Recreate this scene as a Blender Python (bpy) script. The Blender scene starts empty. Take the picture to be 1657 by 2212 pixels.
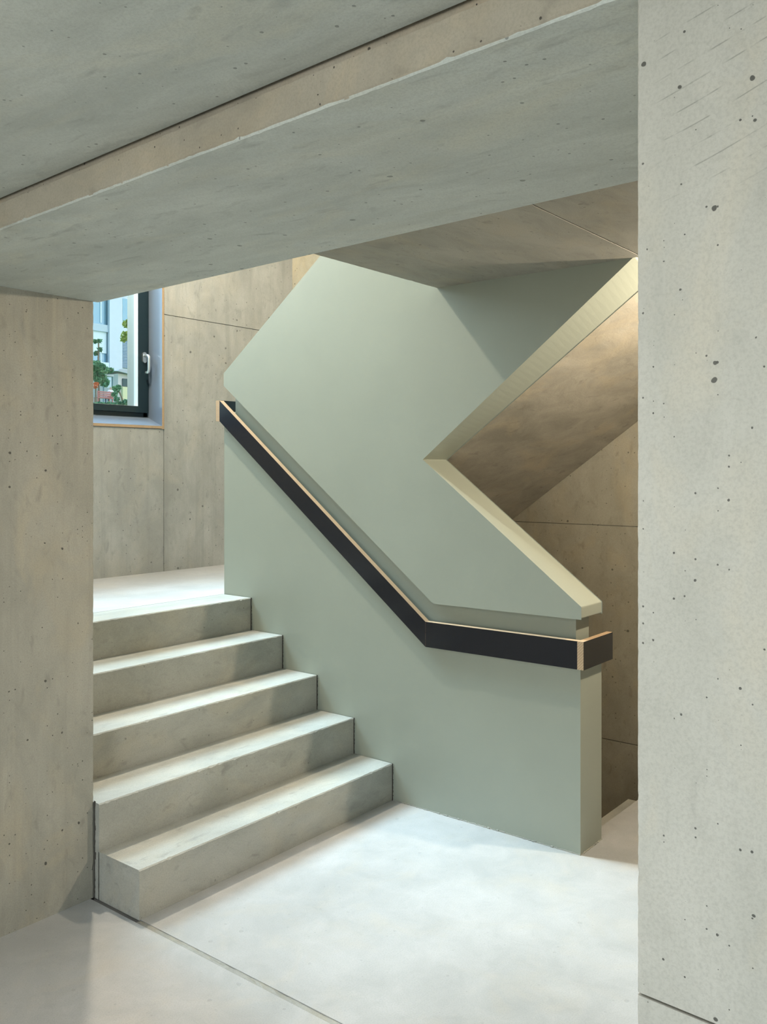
import bpy, bmesh, math, random
from mathutils import Vector, Matrix

# ------------------------------------------------------------------ camera, world, lights, exposure
scene = bpy.context.scene
col = scene.collection
F_PX, CX, HY = 1921.0, 828.5, 1012.0            # focal length, centre column, horizon row (pixels of 1657x2212)
PHI = math.radians(38.47)                       # view direction, measured from the X axis (along the stair noses)
CAM = Vector((0.0, 0.0, 1.6))
cam_data = bpy.data.cameras.new('camera')
cam_data.sensor_fit = 'HORIZONTAL'; cam_data.sensor_width = 36.0
cam_data.lens = 36.0 * F_PX / 1657.0
cam_data.shift_y = -(1106.0 - HY) / 1657.0
cam_data.clip_end = 500; cam_data.clip_start = 0.02
cam = bpy.data.objects.new('camera', cam_data)
cam.location = CAM; cam.rotation_euler = (math.pi / 2, 0, PHI - math.pi / 2)
col.objects.link(cam); scene.camera = cam

scene.view_settings.view_transform = 'Standard'
scene.view_settings.look = 'None'
scene.view_settings.exposure = 0.12
scene.cycles.adaptive_threshold = .05; scene.cycles.adaptive_min_samples = 16
scene.cycles.max_bounces = 5; scene.cycles.diffuse_bounces = 4; scene.cycles.glossy_bounces = 3
scene.cycles.transparent_max_bounces = 6; scene.cycles.caustics_reflective = False; scene.cycles.caustics_refractive = False
scene.view_settings.gamma = 1.0
scene.view_settings.use_curve_mapping = False

world = bpy.data.worlds.new('sky'); scene.world = world; world.use_nodes = True
wn = world.node_tree; wn.nodes.clear()
w_out = wn.nodes.new('ShaderNodeOutputWorld'); w_bg = wn.nodes.new('ShaderNodeBackground')
w_sky = wn.nodes.new('ShaderNodeTexSky'); w_sky.sky_type = 'NISHITA'
w_sky.sun_disc = False; w_sky.sun_elevation = math.radians(42); w_sky.sun_rotation = math.radians(150)
w_bg.inputs['Strength'].default_value = 0.34
wn.links.new(w_sky.outputs[0], w_bg.inputs[0]); wn.links.new(w_bg.outputs[0], w_out.inputs[0])

def light(name, kind, loc, power, color, size=None, size_y=None, direction=None, radius=None):
    d = bpy.data.lights.new(name, kind); d.energy = power; d.color = color
    if size: d.shape = 'RECTANGLE'; d.size = size; d.size_y = size_y
    if radius is not None: d.shadow_soft_size = radius
    o = bpy.data.objects.new(name, d); o.location = loc
    if direction is not None: o.rotation_euler = Vector(direction).to_track_quat('-Z', 'Y').to_euler()
    col.objects.link(o); return o

# hazy daylight standing over the garden, falling through the stairwell window onto steps and floor
light('sun', 'SUN', (2, 40, 40), 7.4, (.64, .83, 1.0), direction=(0.12, -1, -1.36)).data.angle = math.radians(24)
# daylight through the rooflight over the stairwell and through the glazed front behind the camera
light('rooflight_daylight', 'AREA', (2.75, 4.15, 7.9), 90, (.68, .85, 1.0), 1.5, 1.6, (0, 0, -1))
light('window_daylight', 'AREA', (2.7, 5.55, 4.2), 180, (.66, .84, 1.0), 1.5, 2.0, (0.25, -1, -0.25))
light('front_daylight', 'AREA', (-3.42, -0.2, 1.25), 84, (.90, .96, 1.0), 5.0, 1.9, (1, 0, 0))

# ------------------------------------------------------------------ helpers
def ray(px, py):
    fw = Vector((math.cos(PHI), math.sin(PHI), 0)); rt = Vector((math.sin(PHI), -math.cos(PHI), 0))
    return fw * F_PX + rt * (px - CX) + Vector((0, 0, HY - py))
def at_y(px, py, Y):
    d = ray(px, py); return CAM + d * ((Y - CAM.y) / d.y)

def tag(o, label, cat, group=None, kind=None):
    o['label'] = label
    if cat: o['category'] = cat
    if group: o['group'] = group
    if kind: o['kind'] = kind
    return o
def empty(name, loc, label, cat, group=None, kind=None):
    o = bpy.data.objects.new(name, None); o.location = loc; o.empty_display_size = .1
    col.objects.link(o); return tag(o, label, cat, group, kind)
def link(name, me, parent=None):
    o = bpy.data.objects.new(name, me); col.objects.link(o)
    if parent is not None:
        o.parent = parent
        o.matrix_parent_inverse = Matrix.Translation(-Vector(parent.location))
    return o
def mesh(name, bm, mats, parent=None, bevel=0.0, smooth=False):
    if bevel:
        bmesh.ops.bevel(bm, geom=[e for e in bm.edges if len(e.link_faces) == 2 and e.calc_face_angle(0) > .3],
                        offset=bevel, segments=2, profile=.6, affect='EDGES', clamp_overlap=True)
    bmesh.ops.recalc_face_normals(bm, faces=bm.faces)
    if smooth:
        for f in bm.faces: f.smooth = True
    me = bpy.data.meshes.new(name); bm.to_mesh(me); bm.free()
    for m in (mats if isinstance(mats, (list, tuple)) else [mats]): me.materials.append(m)
    return link(name, me, parent)
def add_box(bm, x0, x1, y0, y1, z0, z1, mi=0):
    vs = [bm.verts.new((x, y, z)) for z in (z0, z1) for x, y in ((x0, y0), (x1, y0), (x1, y1), (x0, y1))]
    for q in ((0, 3, 2, 1), (4, 5, 6, 7), (0, 1, 5, 4), (1, 2, 6, 5), (2, 3, 7, 6), (3, 0, 4, 7)):
        bm.faces.new([vs[i] for i in q]).material_index = mi
def box(name, x0, x1, y0, y1, z0, z1, mat, parent=None, bevel=0.0):
    bm = bmesh.new(); add_box(bm, x0, x1, y0, y1, z0, z1); return mesh(name, bm, mat, parent, bevel)
def add_prism(bm, poly, a0, a1, axis, mi_side=0, mi_cap=0):
    """polygon in the two other axes, extruded along axis from a0 to a1"""
    def P(u, v, a): return {'x': (a, u, v), 'y': (u, a, v), 'z': (u, v, a)}[axis]
    A = [bm.verts.new(P(u, v, a0)) for u, v in poly]; B = [bm.verts.new(P(u, v, a1)) for u, v in poly]
    bm.faces.new(A).material_index = mi_cap; bm.faces.new(B[::-1]).material_index = mi_cap
    n = len(poly)
    for i in range(n):
        bm.faces.new((A[i], A[(i + 1) % n], B[(i + 1) % n], B[i])).material_index = mi_side
def prism(name, poly, a0, a1, axis, mats, parent=None, bevel=0.0, mi_side=0, mi_cap=0):
    bm = bmesh.new(); add_prism(bm, poly, a0, a1, axis, mi_side, mi_cap); return mesh(name, bm, mats, parent, bevel)
def ragged(name, corners, p0, p1, axis, mat, parent=None, n=160, ch=.003, jit=.0011, rag=None, seed=1, skew=0.0):
    """four-cornered bar along axis; the listed corners have a chipped, uneven arris. skew shifts u along the length"""
    rnd = random.Random(seed); bm = bmesh.new(); rings = []
    k = len(corners)
    for i in range(n + 1):
        a = p0 + (p1 - p0) * i / n; ring = []
        for j, c in enumerate(corners):
            pv = Vector(corners[j - 1]); nx = Vector(corners[(j + 1) % k]); c = Vector(c)
            r = ch
            if rag is None or j in rag: r = ch + abs(rnd.gauss(0, jit)) + (rnd.random() < .05) * rnd.random() * .004
            for q, other in ((0, pv), (1, nx)):
                d = (other - c).normalized(); pt = c + d * (r * (.7 + .6 * rnd.random()))
                u, v = pt; u += skew * (a - p0)
                ring.append(bm.verts.new({'x': (a, u, v), 'y': (u, a, v), 'z': (u, v, a)}[axis]))
        rings.append(ring)
    m = len(rings[0])
    for A, B in zip(rings, rings[1:]):
        for j in range(m): bm.faces.new((A[j], A[(j + 1) % m], B[(j + 1) % m], B[j]))
    bm.faces.new(rings[0]); bm.faces.new(rings[-1][::-1])
    return mesh(name, bm, mat, parent)
def add_tube(bm, pts, rad, seg=10, cap=True, mi=0):
    pts = [Vector(p) for p in pts]; rads = rad if isinstance(rad, (list, tuple)) else [rad] * len(pts); rings = []
    ref = None
    for i, p in enumerate(pts):
        t = (pts[min(i + 1, len(pts) - 1)] - pts[max(i - 1, 0)]).normalized()
        if ref is None: ref = t.orthogonal().normalized()
        ref = (ref - t * ref.dot(t)).normalized(); b = t.cross(ref)
        rings.append([bm.verts.new(p + (ref * math.cos(2 * math.pi * k / seg) + b * math.sin(2 * math.pi * k / seg)) * rads[i]) for k in range(seg)])
    for A, B in zip(rings, rings[1:]):
        for k in range(seg): bm.faces.new((A[k], A[(k + 1) % seg], B[(k + 1) % seg], B[k])).material_index = mi
    if cap: bm.faces.new(rings[0][::-1]).material_index = mi; bm.faces.new(rings[-1]).material_index = mi

# ------------------------------------------------------------------ materials
class NT:
    def __init__(s, name):
        s.m = bpy.data.materials.new(name); s.m.use_nodes = True; s.t = s.m.node_tree; s.t.nodes.clear()
        s.out = s.n('OutputMaterial'); s.b = s.n('BsdfPrincipled'); s.l(s.b.outputs[0], s.out.inputs[0])
        s.pos = s.n('NewGeometry').outputs['Position']
    def n(s, k): return s.t.nodes.new('ShaderNode' + k)
    def l(s, a, b): s.t.links.new(a, b)
    def scaled(s, v):
        m = s.n('VectorMath'); m.operation = 'MULTIPLY'; s.l(s.pos, m.inputs[0]); m.inputs[1].default_value = v; return m.outputs[0]
    def noise(s, vec, scale, detail=5, rough=.55, dist=0):
        n = s.n('TexNoise'); s.l(vec, n.inputs['Vector']); n.inputs['Scale'].default_value = scale
        n.inputs['Detail'].default_value = detail; n.inputs['Roughness'].default_value = rough; n.inputs['Distortion'].default_value = dist
        return n.outputs[0]
    def rng(s, v, a, b, c, d):
        r = s.n('MapRange'); s.l(v, r.inputs[0])
        for i, q in enumerate((a, b, c, d)): r.inputs[i + 1].default_value = q
        return r.outputs[0]
    def math(s, op, a, b):
        m = s.n('Math'); m.operation = op
        for i, q in enumerate((a, b)):
            if isinstance(q, (int, float)): m.inputs[i].default_value = q
            else: s.l(q, m.inputs[i])
        return m.outputs[0]
    def mix(s, fac, a, b, mode='MIX'):
        m = s.n('Mix'); m.data_type = 'RGBA'; m.blend_type = mode
        for i, q in ((0, fac), (6, a), (7, b)):
            if isinstance(q, (int, float)): m.inputs[i].default_value = q
            elif isinstance(q, tuple): m.inputs[i].default_value = (*q, 1)
            else: s.l(q, m.inputs[i])
        return m.outputs[2]
    def done(s, color, rough, bump=None, strength=.2, dist=.002, spec=.4):
        if isinstance(color, tuple): s.b.inputs['Base Color'].default_value = (*color, 1)
        else: s.l(color, s.b.inputs['Base Color'])
        if isinstance(rough, (int, float)): s.b.inputs['Roughness'].default_value = rough
        else: s.l(rough, s.b.inputs['Roughness'])
        s.b.inputs['Specular IOR Level'].default_value = spec
        if bump is not None:
            bp = s.n('Bump'); bp.inputs['Strength'].default_value = strength; bp.inputs['Distance'].default_value = dist
            s.l(bump, bp.inputs['Height']); s.l(bp.outputs[0], s.b.inputs['Normal'])
        return s.m

def concrete(name, light_c, dark_c, stretch=(1, 1, 1), streak=None, pore=.5, pore_scale=14, contrast=1.0, rough=.62, warm=.5, wave=0.0, spec=.35, blotch=.5, extra=None, plane='z'):
    t = NT(name); p = t.scaled(stretch)
    big = t.noise(p, 1.3, 3, .6, .5); mid = t.noise(p, 6.5, 5, .68, .5); fine = t.noise(t.pos, 210, 2, .7)
    f = t.math('ADD', t.math('MULTIPLY', big, .5), t.math('MULTIPLY', mid, .5))
    f = t.rng(f, .5 - .14 / contrast, .5 + .14 / contrast, 0, 1)
    c = t.mix(f, dark_c, light_c)
    sep0 = t.n('SeparateXYZ'); t.l(p, sep0.inputs[0])
    wm = t.rng(t.noise(t.scaled(tuple(q * 1.4 + .1 for q in stretch)), 2.6, 4, .65, .8), .5, .72, 0, warm)
    c = t.mix(wm, c, tuple(a * b for a, b in zip(light_c, (1.08, .97, .80))))
    if streak:
        s1 = t.rng(t.noise(t.scaled(streak), 1.0, 4, .7), .5, .72, 0, .45)
        c = t.mix(s1, c, tuple(a * .74 for a in dark_c))
    bl = t.rng(t.noise(p, 21, 2, .6, .6), .60, .78, 0, blotch)
    c = t.mix(bl, c, tuple(a * .66 for a in dark_c))
    c = t.mix(t.rng(fine,   .42, .78, 0, .34), c, tuple(a * .62 for a in dark_c))
    h = t.math('MULTIPLY', fine, .3)
    if wave: h = t.math('ADD', h, t.math('MULTIPLY', mid, wave))
    if extra: c = extra(t, c, dark_c)
    if pore:
        sp = t.n('SeparateXYZ'); t.l(t.pos, sp.inputs[0]); cb = t.n('CombineXYZ')
        a_, b_ = {'x': (1, 2), 'y': (0, 2), 'z': (0, 1)}[plane]; t.l(sp.outputs[a_], cb.inputs[0]); t.l(sp.outputs[b_], cb.inputs[1])
        for i, (sc, thr, keep) in enumerate(((pore_scale, .085, .76), (pore_scale * 3.3, .13, .80))):
            v = t.n('TexVoronoi'); v.voronoi_dimensions = '2D'; v.inputs['Scale'].default_value = sc
            wob = t.n('VectorMath'); wob.operation = 'ADD'; t.l(cb.outputs[0], wob.inputs[0])
            nz = t.n('TexNoise'); nz.inputs['Scale'].default_value = sc * 4; nz.inputs['Detail'].default_value = 1; t.l(t.pos, nz.inputs['Vector'])
            sc2 = t.n('VectorMath'); sc2.operation = 'SCALE'; t.l(nz.outputs['Color'], sc2.inputs[0]); sc2.inputs['Scale'].default_value = .09 / sc
            t.l(sc2.outputs[0], wob.inputs[1]); t.l(wob.outputs[0], v.inputs['Vector'])
            sep = t.n('SeparateColor'); t.l(v.outputs['Color'], sep.inputs[0])
            size = t.math('MULTIPLY', t.math('POWER', t.rng(sep.outputs[0], keep, 1.0, 0.0, 1.0), 2.0), thr)
            hole = t.rng(t.math('SUBTRACT', size, v.outputs['Distance']), -.004, .012, 0, 1)
            hole = t.math('MULTIPLY', hole, t.math('GREATER_THAN', size, .012))
            c = t.mix(t.math('MULTIPLY', hole, pore), c, tuple(a * .2 for a in dark_c))
            if i == 0: h = t.math('SUBTRACT', h, t.math('MULTIPLY', hole, .8))
    r = t.rng(big, .3, .7, rough - .1, rough + .1)
    return t.done(c, r, h, .35, .003, spec)

def scratches(t, c, dark_c):
    """long parallel diagonal scrape marks left by the formwork on the pier"""
    sep = t.n('SeparateXYZ'); t.l(t.pos, sep.inputs[0])
    s = t.math('SUBTRACT', sep.outputs[2], t.math('MULTIPLY', sep.outputs[1], -.32))
    s = t.math('ADD', s, t.math('MULTIPLY', t.noise(t.pos, 3, 1), .03))
    fr = t.math('FRACT', t.math('MULTIPLY', s, 38.0), 0.0)
    line = t.rng(t.math('ABSOLUTE', t.math('SUBTRACT', fr, .5), 0.0), .0, .05, 1, 0)
    zone = t.math('MULTIPLY', t.rng(sep.outputs[2], 1.92, 1.98, 0, 1), t.rng(sep.outputs[2], 2.16, 2.25, 1, 0))
    zone = t.math('MULTIPLY', zone, t.rng(sep.outputs[1], .44, .42, 0, 1))
    brk = t.rng(t.noise(t.scaled((1, 12, 12)), 2.0, 3, .6), .45, .58, 0, .75)
    return t.mix(t.math('MULTIPLY', t.math('MULTIPLY', line, zone), brk), c, tuple(a * .5 for a in dark_c))

def plain(name, c, rough=.5, metal=0.0, spec=.5, bump_scale=None, bump=.1, var=0.0):
    t = NT(name); t.b.inputs['Metallic'].default_value = metal
    h = t.noise(t.pos, bump_scale, 4) if bump_scale else None
    cc = c
    if var: cc = t.mix(t.rng(t.noise(t.pos, 2.2, 5), .3, .7, 0, 1), tuple(a * (1 - var) for a in c), tuple(min(1, a * (1 + var)) for a in c))
    return t.done(cc, rough, h, bump, .0015, spec)

def plywood(name, c0=(.54, .40, .25), c1=(.32, .21, .12), scale=330):
    t = NT(name)
    w = t.n('TexWave'); w.wave_type = 'BANDS'; w.bands_direction = 'DIAGONAL'; w.inputs['Scale'].default_value = scale / 6.28
    w.inputs['Distortion'].default_value = .6; w.inputs['Detail'].default_value = 2
    t.l(t.pos, w.inputs['Vector'])
    g = t.noise(t.scaled((60, 8, 60)), 1, 4)
    f = t.math('ADD', t.math('MULTIPLY', w.outputs[1], .55), t.math('MULTIPLY', g, .45))
    return t.done(t.mix(f, c1, c0), .55)

M = {}
M['wall'] = concrete('concrete_wall', (.43, .415, .35), (.29, .285, .24), (1, 1, .45), (9, 9, .35), .9, 15, plane='y')
M['wall_pale'] = concrete('concrete_column', (.59, .58, .52), (.46, .455, .40), (1.6, 1.6, .8), None, .95, 22, .75, warm=.4, blotch=.2, extra=scratches, plane='x')
M['wall_window'] = concrete('concrete_window_wall', (.53, .535, .505), (.36, .365, .34), (1, 1, .6), (13, 13, .6), .7, 9, 1.1, warm=.25, plane='y')
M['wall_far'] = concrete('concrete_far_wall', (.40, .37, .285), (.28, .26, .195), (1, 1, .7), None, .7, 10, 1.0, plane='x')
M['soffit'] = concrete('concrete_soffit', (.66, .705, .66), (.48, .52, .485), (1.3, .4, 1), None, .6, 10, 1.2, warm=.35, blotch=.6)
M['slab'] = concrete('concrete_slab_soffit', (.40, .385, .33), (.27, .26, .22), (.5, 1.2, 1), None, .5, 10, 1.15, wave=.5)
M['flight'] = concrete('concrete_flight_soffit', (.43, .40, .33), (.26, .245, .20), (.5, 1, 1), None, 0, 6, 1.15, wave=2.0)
M['beam'] = concrete('concrete_beam_warmlit', (.53, .48, .385), (.38, .35, .28), (1, .6, 1), (10, 3, .9), .95, 18, 1.0, plane='x')
M['step'] = concrete('concrete_step', (.42, .42, .375), (.28, .285, .25), (.5, 1, .9), None, .4, 18, 1.15, warm=.4, rough=.5, plane='y')
M['floor'] = concrete('screed_floor', (.45, .45, .437), (.35, .355, .342), (1, 1, 1), None, .14, 9, 1.05, rough=.45, warm=.3, blotch=.15)
M['joint'] = concrete('joint_filler', (.36, .36, .32), (.24, .24, .21), (1, 1, 1), None, 0, 9, 1.3)
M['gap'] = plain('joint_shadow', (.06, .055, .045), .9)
M['paint'] = plain('painted_plaster', (.30, .322, .265), .42, spec=.35, bump_scale=160, bump=.12, var=.03)
M['film'] = plain('film_faced_plywood', (.009, .010, .014), .2, spec=.6, bump_scale=22, bump=.05)
M['film_skylit'] = plain('skylit_window_lining', (.15, .19, .24), .18, spec=1.0)  # black film board; the sky's reflection is put into this paler colour
M['ply'] = plywood('plywood_edge')
M['frame'] = plain('anthracite_frame', (.010, .024, .030), .32, spec=.5)
M['alu'] = plain('aluminium', (.72, .74, .74), .3, .9)
M['bead'] = plain('skylit_glazing_bead', (.52, .55, .56), .35)  # sky light on the sash return, put into a pale colour
M['lamp_white'] = plain('lamp_housing', (.8, .8, .78), .4)
def glass_mat():
    t = NT('window_glass'); t.t.nodes.remove(t.b)
    tr = t.n('BsdfTransparent'); gl = t.n('BsdfGlossy'); gl.inputs['Roughness'].default_value = .02
    lw = t.n('LayerWeight'); lw.inputs[0].default_value = .5; mx = t.n('MixShader')
    fr = t.math('ADD', t.math('MULTIPLY', t.math('POWER', lw.outputs['Facing'], 4.0), .6), .04)
    tr.inputs[0].default_value = (.92, .97, .97, 1)
    t.l(fr, mx.inputs[0]); t.l(tr.outputs[0], mx.inputs[1]); t.l(gl.outputs[0], mx.inputs[2]); t.l(mx.outputs[0], t.out.inputs[0])
    return t.m
M['glass'] = glass_mat()
def lamp_mat(name, c, s):
    t = NT(name); t.b.inputs['Emission Color'].default_value = (*c, 1); t.b.inputs['Emission Strength'].default_value = s
    return t.done((.8, .8, .8), .5)
M['lamp_glow'] = lamp_mat('lamp_diffuser', (1, .83, .62), 6)

# ------------------------------------------------------------------ key dimensions (metres)
XB, XB2 = 3.386, 3.588          # balustrade faces
XF, YW = 5.14, 5.02             # far wall, window wall
XL, YL = 1.925, 2.91            # stair-side wall end, left wall face
RISE, LAND = .1775, .8875
NOSE = [2.634, 2.878, 3.128, 3.378, 3.622, 3.844]
TOP = 7.8
# ------------------------------------------------------------------ floor
def S(o, label, cat): return tag(o, label, cat, kind='structure')
bm = bmesh.new()
add_box(bm, -3.5, XB2, -3, YW, -.30, -.03); add_box(bm, XB2, XF, -3, 1.705, -.30, -.03)
floor = S(mesh('floor', bm, M['joint']), 'pale polished screed floor in front of the stairs', 'floor')
box('slab', -3.5, 1.911, -3, YL + .1, -.03, 0, M['floor'], floor)
bm = bmesh.new()
add_prism(bm, [(1.933, -3), (XF, -3), (XF, 1.71), (XB2, 1.71), (XB2, YW), (1.933, YW)], -.03, 0, 'z')
mesh('slab', bm, M['floor'], floor)
# lumpy mortar in the floor joint
rnd = random.Random(4); bm = bmesh.new(); rows = []
for i in range(260):
    y = -3 + i * (NOSE[0] + 3) / 259
    rows.append([bm.verts.new((1.922 + dx * (1 + .25 * rnd.random()), y, (-.0004 if abs(dx) < .01 else -.003) + rnd.uniform(-.0015, .0015)))
                 for dx in (-.0115, -.004, .003, .0115)])
for A, B in zip(rows, rows[1:]):
    for k in range(3): bm.faces.new((A[k], A[k + 1], B[k + 1], B[k]))
mesh('joint_mortar', bm, M['joint'], floor)

# ------------------------------------------------------------------ walls
wl = S(ragged('wall_left', [(-3.5, YL), (XL, YL), (XL, YW), (-3.5, YW)], 0, 2.222, 'z', M['wall'], rag=[1], seed=3),
       'rough grey concrete wall with pitted face beside the first steps', 'wall')
box('upper_wall', -3.5, XL, YL, YW, 2.222, TOP, M['wall'], wl)
SK = .0453                                       # the beam and the column stand a little off square
ycol = .4613
wr = S(ragged('wall_right', [(1.112 - SK * 3.4613, -3), (1.112, ycol), (1.83, ycol), (1.83, -3)], .919, 2.26, 'z', M['wall_pale'], rag=[1], seed=7, ch=.0015, jit=.0005, n=200),
       'pale concrete pier with diagonal scratches and small pits', 'wall')
ragged('base_pour', [(1.112 - SK * 3.4613, -3), (1.112, ycol), (1.83, ycol), (1.83, -3)], 0, .915, 'z', M['wall_pale'], wr, rag=[1], seed=8, n=60, ch=.0015, jit=.0005)
bm = bmesh.new()
add_prism(bm, [(1.12 - SK * 3.4613, -2.99), (1.12, ycol - .008), (1.82, ycol - .008), (1.82, -2.99)], .90, .93, 'z')
mesh('pour_joint', bm, M['gap'], wr)

bm = bmesh.new()
WX0, WX1, WZ0, WZ1 = 2.0, 3.8735, 1.872, 7.2     # rough window opening
Y0, Y1 = YW + .012, 5.30
add_box(bm, XL, WX0, Y0, Y1, -2, TOP); add_box(bm, WX1, XF + .3, Y0, Y1, -2, TOP)
add_box(bm, WX0, WX1, Y0, Y1, -2, WZ0); add_box(bm, WX0, WX1, Y0, Y1, WZ1, TOP)
wb = S(mesh('wall_back', bm, M['wall_window']), 'streaked concrete wall around the garden window on the landing', 'wall')
g = .0025
box('outer_jamb', 3.775, WX1, 5.212, Y1, WZ0, WZ1, plain('shaded_jamb_concrete', (.24, .24, .215), .8), wb)  # concrete jamb with its shade put into a darker colour
for (x0, x1, z0, z1) in ((XL, WX1 - g, LAND, WZ0), (WX1 + g, XF, LAND, 2.667 - g), (WX1 + g, XF, 2.667 + g, TOP), (XL, WX0, WZ0 + g, TOP), (WX0 + g, WX1 - g, WZ1, TOP)):
    box('panel', x0, x1, YW, Y0, z0, z1, M['wall_window'], wb, .0015)
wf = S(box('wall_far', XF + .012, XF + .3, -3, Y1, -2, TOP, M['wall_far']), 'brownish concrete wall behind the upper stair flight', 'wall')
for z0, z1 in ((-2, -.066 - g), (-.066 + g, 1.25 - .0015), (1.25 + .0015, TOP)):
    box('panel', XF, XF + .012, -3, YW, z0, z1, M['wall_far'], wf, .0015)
# enclosing walls outside the view
bm = bmesh.new()
add_box(bm, -3.8, -3.5, -3, YL, 0, .22); add_box(bm, -3.8, -3.5, -3, YL, 2.26, 2.6)
for y in (-3, -1.1, .75, 2.7): add_box(bm, -3.75, -3.55, y, y + .12, .22, 2.26)
S(mesh('wall_rear', bm, M['wall']), 'concrete posts of the glazed front', 'wall')
S(box('wall_side', -3.8, XF + .3, -3.3, -3, -.3, 2.9, M['wall']), 'plain concrete side wall', 'wall')
bm = bmesh.new()
add_box(bm, XL, XF + .3, -3, 3.3, TOP, TOP + .25); add_box(bm, XL, XF + .3, 5.0, Y1, TOP, TOP + .25); add_box(bm, 3.55, XF + .3, 3.3, 5.0, TOP, TOP + .25); add_box(bm, XL - .2, XL, -3, YL, 2.75, TOP); add_box(bm, XL, XF, .9, 1.1, 2.75, TOP)
S(mesh('ceiling_stairwell', bm, M['slab']), 'concrete ceiling high over the stairwell', 'ceiling')
bm = bmesh.new()
add_box(bm, XB, XB2, 1.65, YW, -2, -.03); add_box(bm, XB2, XF, YW - .1, YW, -2, LAND - .25); add_box(bm, XB, XF + .1, -1, YW, -2.2, -2); add_box(bm, XB2, XF, 1.5, 1.70, -2, -.30)
S(mesh('wall_basement', bm, M['wall_far']), 'dark concrete stairwell walls below floor level', 'wall')

# ------------------------------------------------------------------ ceiling, beam, slab
bm = bmesh.new()
add_prism(bm, [(-3.5, -3), (1.109 - SK * 3.4613, -3), (1.109 + SK * 2.45, YL), (-3.5, YL)], 2.302, 2.75, 'z')
S(mesh('ceiling', bm, M['soffit']), 'mottled grey-green concrete ceiling above the beam edge', 'ceiling')
bx0 = 1.112 - SK * 3.4613
beam = S(ragged('beam', [(bx0, 2.222), (bx0 + .722, 2.222), (bx0 + .722, 2.75), (bx0 + .013, 2.75), (bx0 + .013, 2.288), (bx0, 2.286)], -3, YL, 'y', M['soffit'], rag=[0], seed=11, n=420, jit=.0008, ch=.002, skew=SK),
         'broad dropped concrete beam spanning from the left wall to the pier', 'beam')
# front face skin over the ragged arris, warm lamp tint put into its colour
rnd = random.Random(5); bm = bmesh.new(); rows = []
for i in range(421):
    y = -3 + i * (YL + 3) / 420; x = bx0 + SK * (y + 3)
    lo = 2.2235 + abs(rnd.gauss(0, .0008)) + (rnd.random() < .05) * .004 * rnd.random()
    rows.append([bm.verts.new((x + .002, y, lo)), bm.verts.new((x - .0025, y, lo + .004)), bm.verts.new((x - .0025, y, 2.288 + rnd.uniform(-.0008, .0008))), bm.verts.new((x + .011, y, 2.2895)), bm.verts.new((x + .011, y, 2.40))])
for A, B in zip(rows, rows[1:]):
    for k in range(4): bm.faces.new((A[k], A[k + 1], B[k + 1], B[k]))
mesh('beam_face', bm, M['beam'], beam)
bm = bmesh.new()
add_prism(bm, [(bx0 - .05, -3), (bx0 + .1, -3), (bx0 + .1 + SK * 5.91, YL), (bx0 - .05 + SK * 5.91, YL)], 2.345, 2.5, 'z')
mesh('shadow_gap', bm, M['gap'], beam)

YS, YJ, ZS = 2.376, 1.386, 2.438
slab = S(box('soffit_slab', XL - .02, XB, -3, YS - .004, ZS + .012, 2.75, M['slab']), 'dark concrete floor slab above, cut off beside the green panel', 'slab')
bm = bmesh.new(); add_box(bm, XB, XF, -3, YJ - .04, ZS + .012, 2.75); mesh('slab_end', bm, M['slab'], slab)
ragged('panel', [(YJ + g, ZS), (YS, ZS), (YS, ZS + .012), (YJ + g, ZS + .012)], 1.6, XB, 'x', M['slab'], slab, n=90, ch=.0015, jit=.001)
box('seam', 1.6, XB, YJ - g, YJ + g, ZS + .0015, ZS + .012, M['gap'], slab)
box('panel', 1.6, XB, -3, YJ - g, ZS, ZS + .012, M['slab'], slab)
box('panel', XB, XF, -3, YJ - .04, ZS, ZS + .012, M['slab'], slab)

# ------------------------------------------------------------------ lower stair
stair = empty('staircase', (2.65, 2.63, 0), 'flight of five broad concrete steps rising from the floor to the landing', 'stairs')
for i in range(5):
    y0, y1 = NOSE[i], NOSE[i + 1]
    z0, z1 = (0 if i == 0 else RISE * i - .006), RISE * (i + 1)
    rnd = random.Random(20 + i); bm = bmesh.new(); n = 120; rings = []
    xl = XL + .001
    zb = 0
    for k in range(n + 1):
        x = xl + (XB - .003 - xl) * k / n
        c = .0035 + abs(rnd.gauss(0, .0011)) + (rnd.random() < .03) * .003
        d = c + rnd.uniform(-.001, .001)
        rings.append([bm.verts.new(p) for p in ((x, y0, zb), (x, y0, z1 - c), (x, y0 + d, z1), (x, y1 + .004, z1), (x, y1 + .004, zb))])
    for A, B in zip(rings, rings[1:]):
        for k in range(5): bm.faces.new((A[k], A[(k + 1) % 5], B[(k + 1) % 5], B[k]))
    bm.faces.new(rings[0]); bm.faces.new(rings[-1][::-1])
    mesh('step', bm, M['step'], stair)
land = S(box('landing', XL, XB - .003, NOSE[5] + .009, YW, LAND - .25, LAND, M['floor']), 'pale stair landing below the garden window', 'landing')
box('landing_end', XB - .003, XF, 3.848, YW, LAND - .25, LAND, M['floor'], land)
# crumbly dark line where the steps meet the painted wall
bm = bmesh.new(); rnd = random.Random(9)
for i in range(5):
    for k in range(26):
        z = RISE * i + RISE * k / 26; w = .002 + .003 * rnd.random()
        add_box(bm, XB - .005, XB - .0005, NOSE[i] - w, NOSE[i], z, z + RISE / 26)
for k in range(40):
    z = .36 * k / 40; add_box(bm, XL + .0004, XL + .0018 + .002 * rnd.random() ** 3, 2.903 - .006 * rnd.random() ** 3, YL + .001, z, z + .009)  # dark boxes stand in for the shade in the crevice at the wall
mesh('edge_mortar_crevice', bm, M['gap'], stair)['kind'] = 'stuff'

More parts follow.
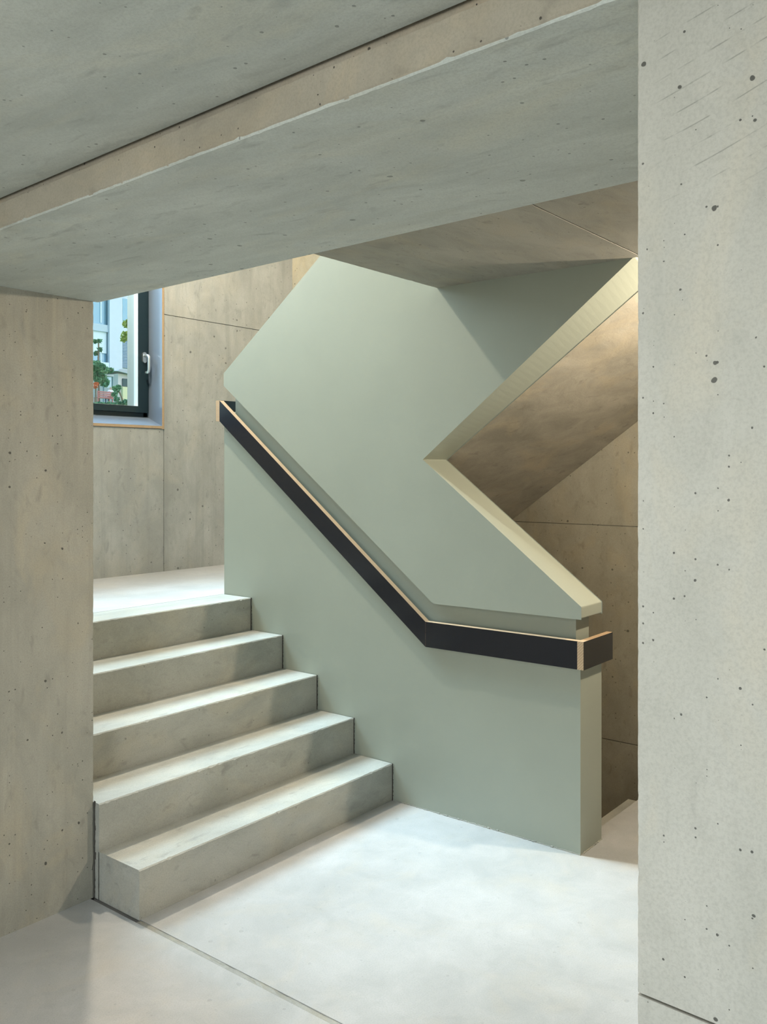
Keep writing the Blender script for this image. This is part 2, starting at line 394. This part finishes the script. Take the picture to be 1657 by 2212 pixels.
# ------------------------------------------------------------------ balustrade
bal = empty('balustrade', (XB, 1.65, 0), 'massive grey-green painted stair balustrade shaped like an arrow', 'balustrade')
up = [(3.844, 2.07), (3.844, 2.138), (1.75, 3.71), (1.42, 3.71), (1.42, 2.446), (2.4616, 1.642), (1.65, 1.025), (1.65, .978), (2.394, .974)]
bm = bmesh.new(); add_prism(bm, up, XB, XB2, 'x')
for v in bm.verts:                                # the inner arris follows the underside of the upper flight
    if v.co.x > XB + .1 and abs(v.co.y - 1.42) < 1e-4 and v.co.z < 3: v.co.z = 1.644 + .72 * (2.4616 - 1.42)
es = [e for e in bm.edges if all(v.co.z < 2.5 for v in e.verts) and sorted(round(v.co.y, 2) for v in e.verts) == [1.42, 2.46]]
bmesh.ops.subdivide_edges(bm, edges=es, cuts=40, use_grid_fill=True)
mesh('upper_panel', bm, M['paint'], bal, .004)
prism('core_panel', [(1.69, .80), (1.69, 1.0), (2.39, 1.0), (3.794, 2.07), (3.794, 1.80), (2.44, .80)], XB + .04, XB2 - .04, 'x', M['paint'], bal)
prism('lower_panel', [(1.65, 0), (1.65, .835), (2.412, .835), (3.844, 1.925), (3.844, 0)], XB, XB2, 'x', M['paint'], bal, .003)
bm = bmesh.new(); rnd = random.Random(12)
for k in range(110):                              # ragged sealant bead at the foot
    y = 1.65 + k * (NOSE[0] - 1.65) / 110
    w = .002 + .004 * rnd.random() ** 2; add_box(bm, XB - w, XB + .001, y, y + .0095, 0, .002 + .004 * rnd.random())
for k in range(24):
    x = XB + k * .0085; w = .002 + .004 * rnd.random() ** 2; add_box(bm, x, x + .0085, 1.65 - w, 1.651, 0, .002 + .003 * rnd.random())
mesh('foot_sealant', bm, M['step'], bal)['kind'] = 'stuff'

# handrail: film-faced plywood boards with bare edges
XR = 3.356; rail = empty('handrail', (XR, 1.625, .77), 'dark plywood handrail board running down the balustrade', 'handrail')
prism('sloping_board', [(2.418, .771), (2.418, .888), (3.85, 1.984), (3.85, 1.867)], XR, XB, 'x', [M['ply'], M['film']], rail, 0, 0, 1)
prism('level_board', [(1.65, .7735), (1.65, .890), (2.4172, .888), (2.4172, .771)], XR, XB, 'x', [M['ply'], M['film']], rail, 0, 0, 1)
for y0, y1, z0, z1 in ((1.622, 1.65, .7735, .890), (3.85, 3.88, 1.867, 1.985)):
    prism('end_board', [(XR, z0), (XR, z1), (3.64, z1), (3.64, z0)], y0, y1, 'y', [M['ply'], M['film']], rail, 0, 0, 1)

# ------------------------------------------------------------------ upper flight and basement flight
TR = .2445; slope = .72
def soff(y): return 1.644 + slope * (2.4616 - y)
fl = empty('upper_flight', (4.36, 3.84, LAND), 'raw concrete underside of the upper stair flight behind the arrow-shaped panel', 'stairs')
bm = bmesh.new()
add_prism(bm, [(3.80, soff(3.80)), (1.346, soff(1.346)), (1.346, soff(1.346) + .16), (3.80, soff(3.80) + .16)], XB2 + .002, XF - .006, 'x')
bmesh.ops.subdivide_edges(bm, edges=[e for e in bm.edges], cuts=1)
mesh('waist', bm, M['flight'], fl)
st_me = None
for i in range(10):
    y1 = 3.844 - TR * i; z0 = LAND + RISE * i - .02
    if st_me is None:
        b2 = bmesh.new(); add_prism(b2, [(0, 0), (0, RISE + .02), (-TR, RISE + .02), (-TR, .10)], XB2 + .002 - 4.36, XF - .006 - 4.36, 'x')
        bmesh.ops.recalc_face_normals(b2, faces=b2.faces); st_me = bpy.data.meshes.new('step'); b2.to_mesh(st_me); b2.free(); st_me.materials.append(M['step'])
    o = link('step', st_me, fl); o.location = (4.36, y1, z0)
bs = empty('basement_flight', (4.1, 1.71, -.3), 'concrete steps going down beside the end of the balustrade', 'stairs')
for i in range(8):
    y0 = 1.71 + .2345 * i; z1 = -RISE * (i + 1)
    box('step', XB2 + .002, 4.563, y0, y0 + .2345, max(-2, z1 - .5), z1, M['step'], bs)

# ------------------------------------------------------------------ window
win = empty('window_1', (2.93, 5.1, 1.9), 'tall dark-framed garden window with black plywood lining', 'window', kind='structure')
LX = 3.8555
prism('lining_board', [(LX, YW - .004), (WX1, YW - .004), (WX1, 5.21), (LX, 5.21)], WZ0, WZ1, 'z', [M['ply'], M['film_skylit']], win, 0, 1, 0)
o = win.children[-1]
for p in o.data.polygons: p.material_index = 0 if abs(p.normal.y) > .9 and p.center.y < 5.1 else 1
prism('lining_board', [(WX0, YW - .004), (WX0 + .018, YW - .004), (WX0 + .018, 5.21), (WX0, 5.21)], WZ0, WZ1, 'z', [M['film_skylit']], win)
sill = prism('sill_board', [(YW - .004, WZ0 + .003), (YW - .004, WZ0 + .021), (5.19, 1.962), (5.21, 1.962), (5.21, WZ0 + .003)], WX0, LX, 'x', [M['ply'], M['film_skylit']], win)
for p in sill.data.polygons: p.material_index = 0 if p.normal.y < -.9 else 1
FW = .03
bm = bmesh.new()
add_box(bm, LX - FW, LX, 5.185, 5.25, 1.962, WZ1); add_box(bm, WX0 + .018, WX0 + .018 + FW, 5.185, 5.25, 1.962, WZ1)
add_box(bm, WX0 + .018, LX, 5.185, 5.25, 1.95, 1.99); add_box(bm, WX0 + .018, LX, 5.185, 5.25, WZ1 - .06, WZ1)
mesh('window_frame', bm, M['frame'], win, .002)
for x0, x1 in ((2.03, 3.85),):
    sash = None
    bm = bmesh.new(); sx0, sx1, sz0, sz1 = x0, x1, 1.988, WZ1 - .03; w = .085 if x1 > 3 else .07
    add_box(bm, sx1 - w, sx1, 5.16, 5.21, sz0, sz1); add_box(bm, sx0, sx0 + w, 5.16, 5.21, sz0, sz1)
    add_box(bm, sx0 + w, sx1 - w, 5.16, 5.21, sz0, sz0 + .043); add_box(bm, sx0 + w, sx1 - w, 5.16, 5.21, sz1 - .07, sz1)
    sash = mesh('sash', bm, M['frame'], win, .002)
    box('pane', sx0 + w, sx1 - w, 5.196, 5.204, sz0 + .043, sz1 - .07, M['glass'], sash)
    bm = bmesh.new()
    add_box(bm, sx1 - w - .0015, sx1 - w, 5.164, 5.208, sz0 + .043, sz1 - .07)
    add_box(bm, sx0 + w, sx1 - w, 5.164, 5.208, sz0 + .042, sz0 + .0445)
    mesh('lit_sash_edge', bm, M['bead'], sash)
# handle: oval plate and bow-shaped lever
hx, hz = 3.812, 2.372
bm = bmesh.new(); ring = []
for k in range(28):
    a = 2 * math.pi * k / 28; dz = .022 if math.sin(a) > 0 else -.022
    ring.append((hx + .0155 * math.cos(a), hz + dz + .0155 * math.sin(a)))
add_prism(bm, ring, 5.149, 5.16, 'y')
hd = mesh('handle', bm, M['alu'], win, .002)
bm = bmesh.new(); pts = [(hx, 5.15, hz + .012), (hx, 5.125, hz + .013)]
for k in range(1, 7): a = k / 6 * math.pi / 2; pts.append((hx, 5.125 - .022 * math.sin(a), hz + .013 - .022 * (1 - math.cos(a))))
for k in range(0, 7): a = k / 6 * math.pi / 2; pts.append((hx, 5.103 + .022 * (1 - math.cos(a)), hz - .085 - .022 * math.sin(a)))
pts.append((hx, 5.137, hz - .107))
add_tube(bm, pts, .0098, 12); mesh('lever', bm, M['alu'], hd, smooth=True)

# ------------------------------------------------------------------ lamps (out of the photograph's view)
def downlight(name, label, loc, r, power, colr, soft, kind='POINT'):
    o = empty(name, loc, label, 'lamp')
    for nm, r0, h0, h1, mt in (('housing', r, 0, .03, M['lamp_white']), ('diffuser', r * .85, -.012, 0, M['lamp_glow'])):
        bm = bmesh.new(); add_prism(bm, [(loc[0] + r0 * math.cos(2 * math.pi * k / 32), loc[1] + r0 * math.sin(2 * math.pi * k / 32)) for k in range(32)], loc[2] + h0, loc[2] + h1, 'z')
        mesh(nm, bm, mt, o)
    l = light(name + '_light', kind, (0, 0, 0), power, colr, radius=soft) if kind == 'POINT' else light(name + '_light', 'AREA', (0, 0, 0), power, colr, r * 1.6, r * 1.6); l.parent = o; l.location = (0, 0, -.05)
    return o
WARM = (1.0, .87, .70)
downlight('ceiling_lamp', 'round ceiling lamp over the foot of the basement steps', (3.78, .74, ZS - .03), .07, 125, (1.0, .85, .66), .035)
downlight('ceiling_lamp', 'round ceiling lamp high above the landing', (2.7, 4.05, 4.6), .12, 430, WARM, .05)
beam_fill = downlight('beam_fill_lamp', 'unseen round lamp added to brighten the broad beam and ceiling', (-.3, 1.15, 1.95), .12, 21, (1, .92, .80), .10)  # added out of view, hung low to brighten ceiling and beam face
box('stem', -.305, -.295, 1.145, 1.155, 1.98, 2.302, M['lamp_white'], beam_fill)
downlight('ceiling_lamp', 'unseen round lamp added to brighten the floor by the left wall', (.38, 1.55, 2.272), .12, 17, (.95, .97, 1.0), .1, 'AREA')  # extra light added out of view to lift the floor here
box('lamp_stem', 2.68, 2.72, 4.03, 4.07, 4.63, TOP, M['lamp_white'], [o for o in col.objects if o.get('label') == 'round ceiling lamp high above the landing'][0])

# ------------------------------------------------------------------ the garden and the neighbouring house beyond the window
M['o_wall'] = plain('house_render', (.62, .70, .76), .8, var=.03)
M['o_band'] = plain('house_band', (.45, .57, .64), .6)
M['o_glass'] = plain('house_pane', (.20, .40, .52), .08, spec=.8)
M['o_frame'] = plain('house_frame', (.10, .20, .25), .5)
M['o_blind'] = plain('house_blind', (.66, .78, .82), .7)
M['o_slat'] = plain('house_louver', (.30, .42, .55), .5)
M['o_roof'] = plain('shed_roof', (.42, .45, .48), .7)
M['o_shed'] = plain('shed_wall', (.62, .58, .56), .8)
M['o_yellow'] = plain('yellow_wall', (.66, .66, .40), .8)
M['o_dark'] = plain('shed_opening', (.06, .10, .11), .8)
M['o_red'] = plain('red_bench_paint', (.42, .13, .12), .5)
M['o_orange'] = plain('orange_petals', (.60, .16, .06), .6)
M['o_bark'] = plain('bark', (.22, .16, .11), .8)
M['o_skin'] = plain('skin', (.62, .40, .32), .6)
M['o_hair'] = plain('light_hair', (.45, .36, .28), .7)
M['o_shirt'] = plain('white_shirt', (.80, .80, .80), .8)
M['o_trouser'] = plain('blue_trousers', (.10, .14, .22), .8)
def leaf_mat(name, a, b):
    t = NT(name); f = t.rng(t.noise(t.pos, 3.0, 3), .35, .65, 0, 1)
    return t.done(t.mix(f, a, b), .6)
M['leaf_g'] = leaf_mat('green_leaves', (.06, .20, .11), (.16, .34, .18))
M['leaf_y'] = leaf_mat('yellow_green_leaves', (.26, .36, .06), (.46, .50, .12))
M['grass'] = leaf_mat('garden_grass', (.10, .22, .10), (.18, .32, .16))
YH, YB = 60.0, 48.0
def gz(y):
    z0, z1 = 1.1, at_y(228, 875, YB).z
    return z0 + (z1 - z0) * (y - 6) / (YB - 6) if y < YB else z1 + (y - YB) * .02
bm = bmesh.new(); prev = None
for k in range(41):
    y = 5.6 + 74.4 * k / 40
    row = [bm.verts.new((x, y, gz(y))) for x in (-60, 0, 20, 40, 60, 120)]
    if prev: [bm.faces.new((prev[i], prev[i + 1], row[i + 1], row[i])) for i in range(5)]
    prev = row
S(mesh('garden_ground', bm, M['grass']), 'sloping green lawn outside the window', 'ground')

house = empty('neighbour_house', at_y(240, 875, YH), 'pale blue-white neighbouring house seen through the window', 'building')
house.location.z = gz(YH)
def pb(name, px0, px1, py0, py1, Ya, Yb, mat, parent):
    pm = 240
    a, b = at_y(px0, 800, Ya), at_y(px1, 800, Ya)
    z1, z0 = at_y(pm, py0, Ya).z, at_y(pm, py1, Ya).z
    return box(name, a.x, b.x, Ya, Yb, z0, z1, mat, parent)
pb('wall', 60, 360, 540, 892, YH + .5, YH + 6, M['o_wall'], house)
pb('pillar', 237, 264.5, 560, 892, YH, YH + .5, M['o_wall'], house)
pb('floor_band', 120, 237, 703.5, 718.5, YH + .15, YH + .5, M['o_band'], house)
for y0, y1 in ((600, 703.5), (718.5, 800)):
    w = pb('window', 120, 230.5, y0, y1, YH + .40, YH + .5, M['o_glass'], house)
    pb('window_frame', 231, 236.8, y0, y1, YH + .25, YH + .5, M['o_frame'], w)
    pb('mullion', 217, 219.5, y0, y1 - 3, YH + .34, YH + .42, M['o_blind'], w)
pb('roller_blind', 120, 230, 719, 765, YH + .30, YH + .38, M['o_blind'], house)
pb('balcony_rail', 120, 236, 784, 799, YH - .2, YH + .1, M['o_blind'], house)
w = pb('window', 265, 330, 640, 692, YH + .40, YH + .5, M['o_glass'], house)
w = pb('window', 265, 330, 726, 792, YH + .42, YH + .5, M['o_frame'], house)
for k in range(20): pb('louver', 265.3, 330, 728 + k * 3.2, 729.9 + k * 3.2, YH + .36, YH + .42, M['o_slat'], w)

shed = empty('garden_shed', at_y(268, 874, 53), 'low garden shed with pale sloping roof and yellow wall', 'shed'); shed.location.z = gz(53)
pb('wall', 255, 330, 805, 880, 53, 56, M['o_shed'], shed)
pb('yellow_wall', 265.5, 330, 833, 880, 52.8, 53, M['o_yellow'], shed)
pb('opening', 265.5, 285, 815, 832, 52.9, 53, M['o_dark'], shed)
bm = bmesh.new(); p = [at_y(254, 801, 52.6), at_y(258, 797.5, 52.6), at_y(330, 800, 52.6), at_y(330, 815, 52.6), at_y(280, 808, 52.6)]
A = [bm.verts.new(q) for q in p]; B = [bm.verts.new(q + Vector((0, 3.6, .3))) for q in p]
bm.faces.new(A); bm.faces.new(B[::-1])
for i in range(5): bm.faces.new((A[i], A[(i + 1) % 5], B[(i + 1) % 5], B[i]))
mesh('roof', bm, M['o_roof'], shed)
can = empty('garden_canopy', at_y(236, 874, 51), 'flat grey canopy roof on posts behind the bushes', 'canopy'); can.location.z = gz(51)
pb('roof', 221, 246, 809.5, 813, 50.6, 52.2, M['o_roof'], can)
for px in (224, 243): pb('post', px, px + 1.2, 813, 880, 50.8, 50.9, M['o_frame'], can)
pb('back_panel', 226, 242, 815, 838, 52.1, 52.2, M['o_band'], can)

def foliage(bm, c, r, n, size, rnd, squash=(1, 1, 1), mi=0):
    for _ in range(n):
        d = Vector((rnd.gauss(0, 1), rnd.gauss(0, 1), rnd.gauss(0, 1))).normalized() * (r * rnd.random() ** .45)
        p = c + Vector((d.x * squash[0], d.y * squash[1], d.z * squash[2]))
        q = Vector((rnd.gauss(0, 1), rnd.gauss(0, 1), rnd.gauss(0, 1))).normalized(); u = q.orthogonal().normalized(); v = q.cross(u)
        s = size * (.6 + .8 * rnd.random())
        bm.faces.new([bm.verts.new(p + u * s), bm.verts.new(p + v * s * .55), bm.verts.new(p - u * s), bm.verts.new(p - v * s * .55)]).material_index = mi
def bush(name, label, cat, px, py, Y, blobs, mat, n, size, trunk, seed, group=None):
    base = at_y(px, py, Y); base.z = gz(Y)
    o = empty(name, base, label, cat, group); rnd = random.Random(seed); bm = bmesh.new()
    for bx_, by_, rp in blobs:
        c = at_y(bx_, by_, Y + rnd.uniform(-.3, .3)); foliage(bm, c, rp * Y / 1680, int(n * (rp / 10) ** 2), size, rnd, (1, .8, .8))
    mesh('foliage', bm, M[mat], o)['kind'] = 'stuff'
    bm = bmesh.new()
    for path in trunk:
        add_tube(bm, [base] + [at_y(a, b, Y) for a, b in path], [.09] + [.05] * len(path), 6)
    mesh('trunk', bm, M['o_bark'], o); return o
bush('leafy_bush', 'big green bush in front of the neighbouring house', 'bush', 214, 870, 50,
     [(208, 790, 12), (204, 806, 13), (219, 795, 10), (228, 800, 8), (214, 815, 13), (226, 826, 10), (208, 763, 4), (214, 737, 3.5), (206, 738, 3), (216, 755, 3.5), (240, 800, 5)], 'leaf_g', 340, .16,
     [[(213, 820), (212, 770)], [(213, 820), (213, 737)], [(213, 820), (226, 800), (240, 800)]], 31)
bush('leafy_tree', 'yellow-green tree at the edge of the window view', 'tree', 306, 880, 40,
     [(274, 700, 8), (272, 724, 8), (268, 733, 5), (285, 700, 14), (292, 725, 14), (300, 690, 16)], 'leaf_y', 260, .14, [[(304, 790), (296, 715)], [(304, 790), (276, 726)]], 32)
bush('garden_shrub', 'small shrub with a bent bare stem beside the shed', 'shrub', 270, 868, 46,
     [(252, 842, 7), (247, 852, 6), (256, 836, 5), (246, 838, 4)], 'leaf_g', 330, .11, [[(262, 856), (256, 843), (252, 838)]], 33)
bush('low_hedge', 'low ragged hedge along the bottom of the window', 'hedge', 236, 876, 44,
     [(x, 873 + (x * 7 % 3), 6) for x in range(206, 290, 7)] + [(272, 868, 6), (252, 862, 6)], 'leaf_g', 420, .10, [[(240, 872)]], 34)
bush('flower_bush', 'orange-red flowering plant beside the bench', 'plant', 207, 868, 47, [(208, 830, 5), (206, 836, 4)], 'o_orange', 330, .09, [[(207, 850), (207, 832)]], 35)

# bench, seen from behind
b0, b1 = at_y(211, 846, YB), at_y(246, 846, YB); zg = gz(YB)
bench = empty('garden_bench', ((b0.x + b1.x) / 2, YB, zg), 'red slatted garden bench on the lawn', 'bench')
top = at_y(228, 845, YB).z; h = (top - zg)
for k in range(4): box('back_slat', b0.x, b1.x, YB, YB + .03, top - .10 - k * .115, top - k * .115 - .025, M['o_red'], bench)
for k in range(3): box('seat_slat', b0.x, b1.x, YB + .04 + k * .13, YB + .15 + k * .13, zg + .42 * h / .85, zg + .42 * h / .85 + .03, M['o_red'], bench)
for x in (b0.x + .03, b1.x - .09):
    box('leg', x, x + .06, YB + .03, YB + .09, zg - .02, top, M['o_red'], bench); box('leg', x, x + .06, YB + .36, YB + .42, zg - .02, zg + .42 * h / .85, M['o_red'], bench)
# person on the bench, back to the window
pc = at_y(239.5, 846, YB + .22); zs = zg + .42 * h / .85 + .06
ps = empty('person', (pc.x, YB + .22, zg), 'person in a white shirt sitting on the red bench', 'person')
def skin_body():
    me = bpy.data.meshes.new('body'); J = [(0, 0, .07), (0, .0, .30), (0, .02, .50), (0, .02, .56), (0, .03, .70), (0, .02, .78),
        (.19, .02, .48), (.23, .10, .26), (.16, .28, .18), (-.19, .02, .48), (-.23, .10, .26), (-.16, .28, .18),
        (.10, .06, .07), (.11, .46, .08), (.11, .46, -.34), (.11, .58, -.37), (-.10, .06, .07), (-.11, .46, .08), (-.11, .46, -.34), (-.11, .58, -.37)]
    E_ = [(0, 1), (1, 2), (2, 3), (3, 4), (4, 5), (2, 6), (6, 7), (7, 8), (2, 9), (9, 10), (10, 11), (0, 12), (12, 13), (13, 14), (14, 15), (0, 16), (16, 17), (17, 18), (18, 19)]
    R = [.15, .14, .13, .055, .10, .075, .06, .045, .035, .06, .045, .035, .09, .065, .045, .035, .09, .065, .045, .035]
    me.from_pydata(J, E_, []); o = link('body', me); o.modifiers.new('skin', 'SKIN').use_smooth_shade = True; o.modifiers.new('sub', 'SUBSURF').levels = 1
    for i, v in enumerate(me.skin_vertices[0].data): v.radius = (R[i], R[i]); v.use_root = (i == 0)
    dg = bpy.context.evaluated_depsgraph_get(); m2 = bpy.data.meshes.new_from_object(o.evaluated_get(dg)); bpy.data.objects.remove(o)
    m2.materials.clear()
    for k in ('o_shirt', 'o_skin', 'o_hair', 'o_trouser'): m2.materials.append(M[k])
    for p in m2.polygons:
        c = p.center; p.material_index = 2 if c.z > .70 or (c.z > .62 and c.y < .02) else 1 if c.z > .545 or (c.y > .2 and c.z > .13) else 3 if c.z < .10 else 0
    return m2
sk = link('body', skin_body(), ps); sk.location = (pc.x, YB + .22, zs); sk.scale = (.9, .9, .9)
